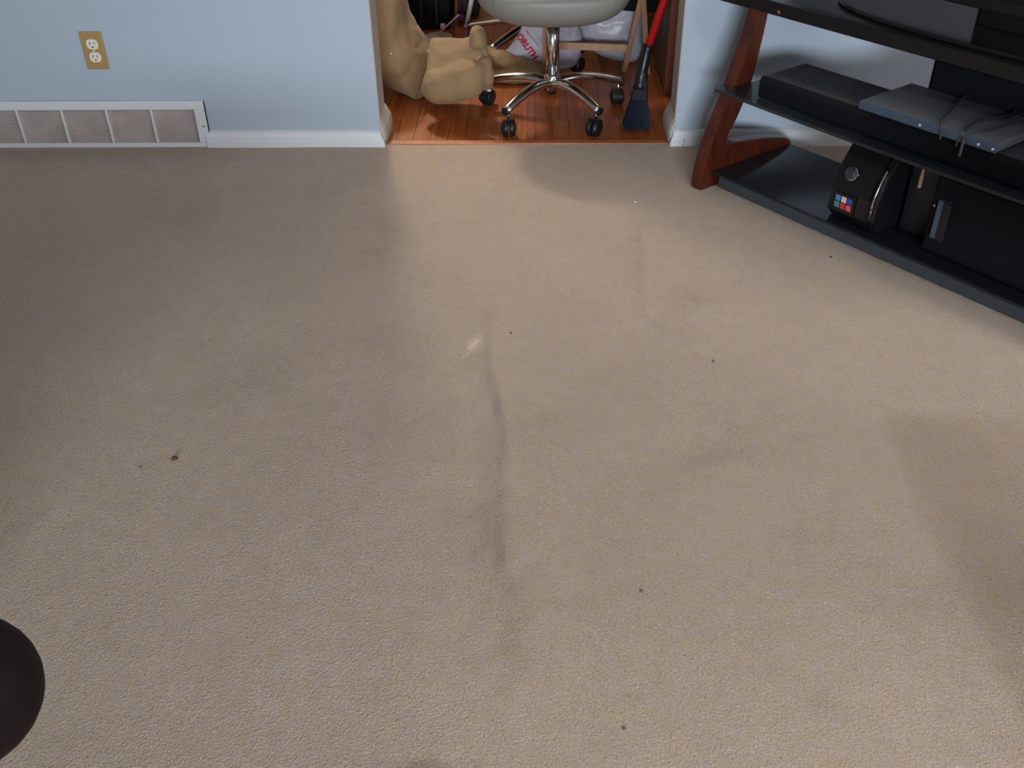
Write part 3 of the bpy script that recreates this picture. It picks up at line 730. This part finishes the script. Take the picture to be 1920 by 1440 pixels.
# silver player on top
dv = thing('disc_player', 'flat silver disc player lying on the black receiver', 'disc player', S(.6, .1, .348))
obj('case', bx(.415, .775, -.002, .198, .352, .374, M=MS), M_silver, dv, bevel=.002)
obj('front_panel', bx(.413, .777, -.008, -.001, .353, .373, M=MS), M_bluegrey, dv, bevel=.0015)
for a in (.45, .74):
    for b in (.02, .17): obj('foot', bx(a-.01, a+.01, b-.01, b+.01, .3472, .353, M=MS), M_blackplastic, dv)
def pix_s(px, py, z): return on_z(px, py, z)
bt = on_z(1737, 234, .365)
for s in (.585, .735, .77):
    obj('button', lathe(nb(), [(.003, 0), (.003, .0015), (0, .002)], 12, Matrix.Translation(S(s, -.008, .362)) @ (-Nn).to_track_quat('Z', 'Y').to_matrix().to_4x4()), M_white, dv)
# cables draped over it
def cable(pp, r, label, m=M_cable):
    o = obj('cable', tube(nb(), smoothpath(pp, 8), r, 8), m, smooth=True); return tag(o, label, 'cable', 'cables over the disc player')
cable([S(.58, .30, .40), S(.565, .20, .381), S(.60, .08, .378), S(.62, .01, .378), S(.64, -.012, .365), S(.65, -.02, .350)], .0022, 'thin cable crossing the middle of the disc player')
cable([S(.66, .26, .40), S(.70, .18, .379), S(.675, .09, .378), S(.685, .01, .378), S(.70, -.012, .364), S(.71, -.03, .33)], .0032, 'thick cable looping over the right part of the disc player')
cable([S(.80, .20, .42), S(.74, .14, .388), S(.72, .05, .378), S(.70, .0, .379), S(.69, -.014, .36), S(.69, -.018, .345)], .0022, 'thin cable hanging over the player front at its right end')
# dark centre speaker behind
sk = thing('speaker_box', 'dark loudspeaker box behind the disc player on the middle shelf', 'speaker', S(.9, .24, .289))
obj('cabinet', bx(.455, .97, .21, .285, .289, .45, M=MS), M_blackmatte, sk, bevel=.004)
obj('grille', bx(.465, .96, .203, .211, .30, .44, M=MS), M_blackfab, sk, bevel=.003)

# mini stereo with display on the bottom shelf
ms = thing('mini_stereo', 'glossy black mini stereo with coloured icon display on the bottom shelf', 'stereo', S(.43, .1, .052))
s0, s1 = .375, .498
pf = [(.015, .052), (-.004, .075), (.0, .13), (.02, .19), (.05, .235), (.075, .25), (.24, .25), (.24, .052)]
obj('body', prism(nb(), [S(s0, d, z) for d, z in pf], U*(s1-s0)), M_gloss, ms, bevel=.006)
def face_pt(s, z):
    for (d0, z0), (d1, z1) in zip(pf[1:5], pf[2:6]):
        if z0 <= z <= z1: return S(s, d0+(d1-d0)*(z-z0)/(z1-z0), z), V(0, 0, 0)
    return S(s, 0, z), None
sidepl = obj('side_wing', prism(nb(), [S(s1+.006, d, z) for d, z in [(.01, .052), (-.016, .09), (-.012, .14), (.012, .205), (.045, .245), (.2, .25), (.2, .052)]], U*.022), M_blackplastic, ms, bevel=.004)
kn = face_pt(s0+.042, .178)[0]
nrm = (-Nn*.95+V(0, 0, .3)).normalized(); Q = nrm.to_track_quat('Z', 'Y').to_matrix().to_4x4()
k_ = obj('volume_knob', lathe(nb(), [(.016, -.003), (.016, .010), (.013, .013), (0, .013)], 30, Matrix.Translation(kn) @ Q), M_graytop, ms, smooth=False)
obj('knob_ring', lathe(nb(), [(.018, .0), (.0185, .003), (.0165, .004)], 30, Matrix.Translation(kn) @ Q), M_chrome, k_)
# display print: six small tiles
cols6 = [(srgb(70, 110, 170), srgb(190, 170, 160), srgb(50, 64, 140)), (srgb(60, 120, 100), srgb(180, 40, 70), srgb(200, 80, 80))]
tcols = {}
dsp = obj('display', prism(nb(), [S(s0+.018, pf[1][0]-.003+.004*(z-.075)/.055, z) for z in (.078, .128)]+[S(s0+.082, pf[1][0]-.003+.004*(z-.075)/.055, z) for z in (.128, .078)], -Nn*.002), M_gloss, ms)
for r_ in range(2):
    for c2 in range(3):
        mm = mat('icon_tile', cols6[r_][c2], .4); bs = mm.node_tree.nodes['Principled BSDF']
        bs.inputs['Emission Color'].default_value = (*cols6[r_][c2], 1); bs.inputs['Emission Strength'].default_value = .12
        ss = s0+.024+.018*c2; zz = .106-.0175*r_; dd = pf[1][0]-.003+.004*(zz-.075)/.055-.0026
        obj('icon', bx(ss, ss+.015, dd-.0006, dd, zz, zz+.0155, M=MS), mm, dsp)
hp = [S(s1+.017, -.018, .10), S(s1+.017, -.0165, .145), S(s1+.017, -.002, .185), S(s1+.017, .020, .222)]
obj('chrome_strip', tube(nb(), smoothpath(hp, 5), .0022, 8), M_chrome, ms, smooth=True)
# black subwoofer to its right
sw = thing('subwoofer', 'big black subwoofer box with slotted port on the bottom shelf', 'speaker', S(.85, .1, .052))
obj('cabinet', bx(.64, 1.10, .03, .29, .0515, .262, M=MS), M_blackmatte, sw, bevel=.006)
obj('grille', bx(.65, 1.09, .018, .03, .065, .25, M=MS), M_blackfab, sw, bevel=.004)
pr_ = obj('port_slot', bx(.668, .70, .006, .02, .10, .20, M=MS), M_bluegrey, sw, bevel=.004)
obj('port_lip', bx(.686, .708, .002, .008, .10, .20, M=MS), M_gloss, sw, bevel=.002)
obj('power_light', lathe(nb(), [(.004, 0), (.003, .002), (0, .003)], 12, Matrix.Translation(S(.658, .016, .178)) @ (-Nn).to_track_quat('Z', 'Y').to_matrix().to_4x4()), M_chrome, sw)
# second dark box filling between
bx2 = thing('amplifier', 'plain black amplifier between the mini stereo and the subwoofer', 'amplifier', S(.59, .12, .052))
obj('case', bx(.545, .63, .08, .28, .0515, .235, M=MS), M_blackmatte, bx2, bevel=.004)
obj('front_panel', bx(.547, .628, .072, .08, .06, .23, M=MS), M_blackplastic, bx2, bevel=.002)
# scraps on the shelf
sc1 = on_z(1727, 336, .22)
o = obj('paper_tag', prism(nb(), [on_y(*q, sc1.y) for q in ((1731, 316), (1734, 317), (1731, 334), (1727, 352), (1720, 353), (1724, 336))], (0, .0015, 0)), M_tan2); o['label'] = 'torn tan paper strip hanging before the black amplifier'; o['category'] = 'paper'
cr = on_z(1622, 396, .052); o = obj('crumb', lathe(nb(), [(0, 0), (.007, .001), (.004, .004), (0, .005)], 7, Matrix.Translation(cr)), M_white); tag(o, 'white paper crumb on the bottom shelf below the stereo', 'crumb')

# ------------------------------------------------------------------ specks on the carpet
def speck(px, py, r, m, label, name='crumb', cat='crumb'):
    p = on_z(px, py); q = [(0, 0), (r, r*.2), (r*.8, r*.8), (r*.3, r*1.1), (0, r*1.1)]
    b = lathe(nb(), q, 9, Matrix.Translation(p+V(0, 0, -.0003)))
    for v in b.verts: v.co.x += random.uniform(-.2, .2)*r; v.co.y += random.uniform(-.2, .2)*r
    return tag(obj(name, b, m), label, cat)
M_crumb = mat('brown_crumb', srgb(96, 52, 32), .7); M_lint = mat('dark_lint', srgb(104, 92, 88), .9)
speck(328, 861, .0062, M_crumb, 'small brown crumb alone on the left carpet')
speck(1202, 1108, .0034, M_lint, 'dark lint bit on the carpet right of the lower wrinkle', 'lint', 'lint')
speck(1170, 1366, .0032, M_lint, 'dark lint bit on the carpet nearest the bottom edge', 'lint', 'lint')
speck(1337, 678, .0035, M_lint, 'dark lint bit on the carpet below the second wrinkle', 'lint', 'lint')
speck(1558, 482, .0035, M_crumb, 'tiny brown crumb on the carpet before the TV stand')
speck(264, 876, .0028, M_lint, 'tiny dark lint bit beside the brown crumb', 'lint', 'lint')
speck(1191, 379, .003, M_white, 'tiny white crumb on the carpet near the opening')
speck(958, 625, .003, M_lint, 'tiny dark lint bit right of the pale carpet mark', 'lint', 'lint')

# ------------------------------------------------------------------ armchair arm at bottom left
az = .46; ac = on_z(-78, 1300, az); Rr = .080*(ac-CAM).dot(fw)
ach = thing('armchair', 'rounded dark brown leather armchair arm entering at the bottom left corner', 'armchair', (ac.x-.35, ac.y, 0))
ax = -rt.normalized(); ax.z = 0; ax.normalize()
pts = []; rr = []
for i in range(9):
    th = PI/2*i/8; pts.append(ac+ax*(-Rr*math.cos(th))); rr.append(max(.0008, Rr*math.sin(th)))
pts += [ac+ax*.1, ac+ax*.3, ac+ax*.55]; rr += [Rr, Rr*1.02, Rr]
obj('armrest', tube(nb(), pts, rr, 36), M_leather, ach, smooth=True)
pb2 = ac+ax*.42
obj('arm_panel', bx(pb2.x-.22, pb2.x+.05, pb2.y-.05, pb2.y+.05, .05, az-.02), M_leather, ach, bevel=.02)
obj('seat_cushion', bx(pb2.x-.75, pb2.x-.2, pb2.y-.35, pb2.y+.25, .2, .42), M_leather, ach, bevel=.04)
for dx in (-.7, -.05):
    for dy in (-.3, .04): obj('leg', bx(pb2.x+dx-.02, pb2.x+dx+.02, pb2.y+dy-.02, pb2.y+dy+.02, 0, .21), M_brownpanel, ach)

# ------------------------------------------------------------------ end table outside the right edge
et = thing('end_table', 'square brown end table just beyond the right edge', 'table', (1.05, -2.0, 0))
ex0, ey1 = .80, -1.70
obj('table_top', bx(ex0, 1.4, -2.35, ey1, .47, .50), M_brownpanel, et, bevel=.004)
obj('pedestal', lathe(nb(), [(.05, .02), (.035, .06), (.03, .2), (.045, .3), (.05, .47)], 24, Matrix.Translation((1.18, -2.05, 0))), M_brownpanel, et, smooth=True)
obj('foot', lathe(nb(), [(0, 0), (.16, 0), (.16, .015), (.05, .03)], 32, Matrix.Translation((1.18, -2.05, 0))), M_brownpanel, et, smooth=True)
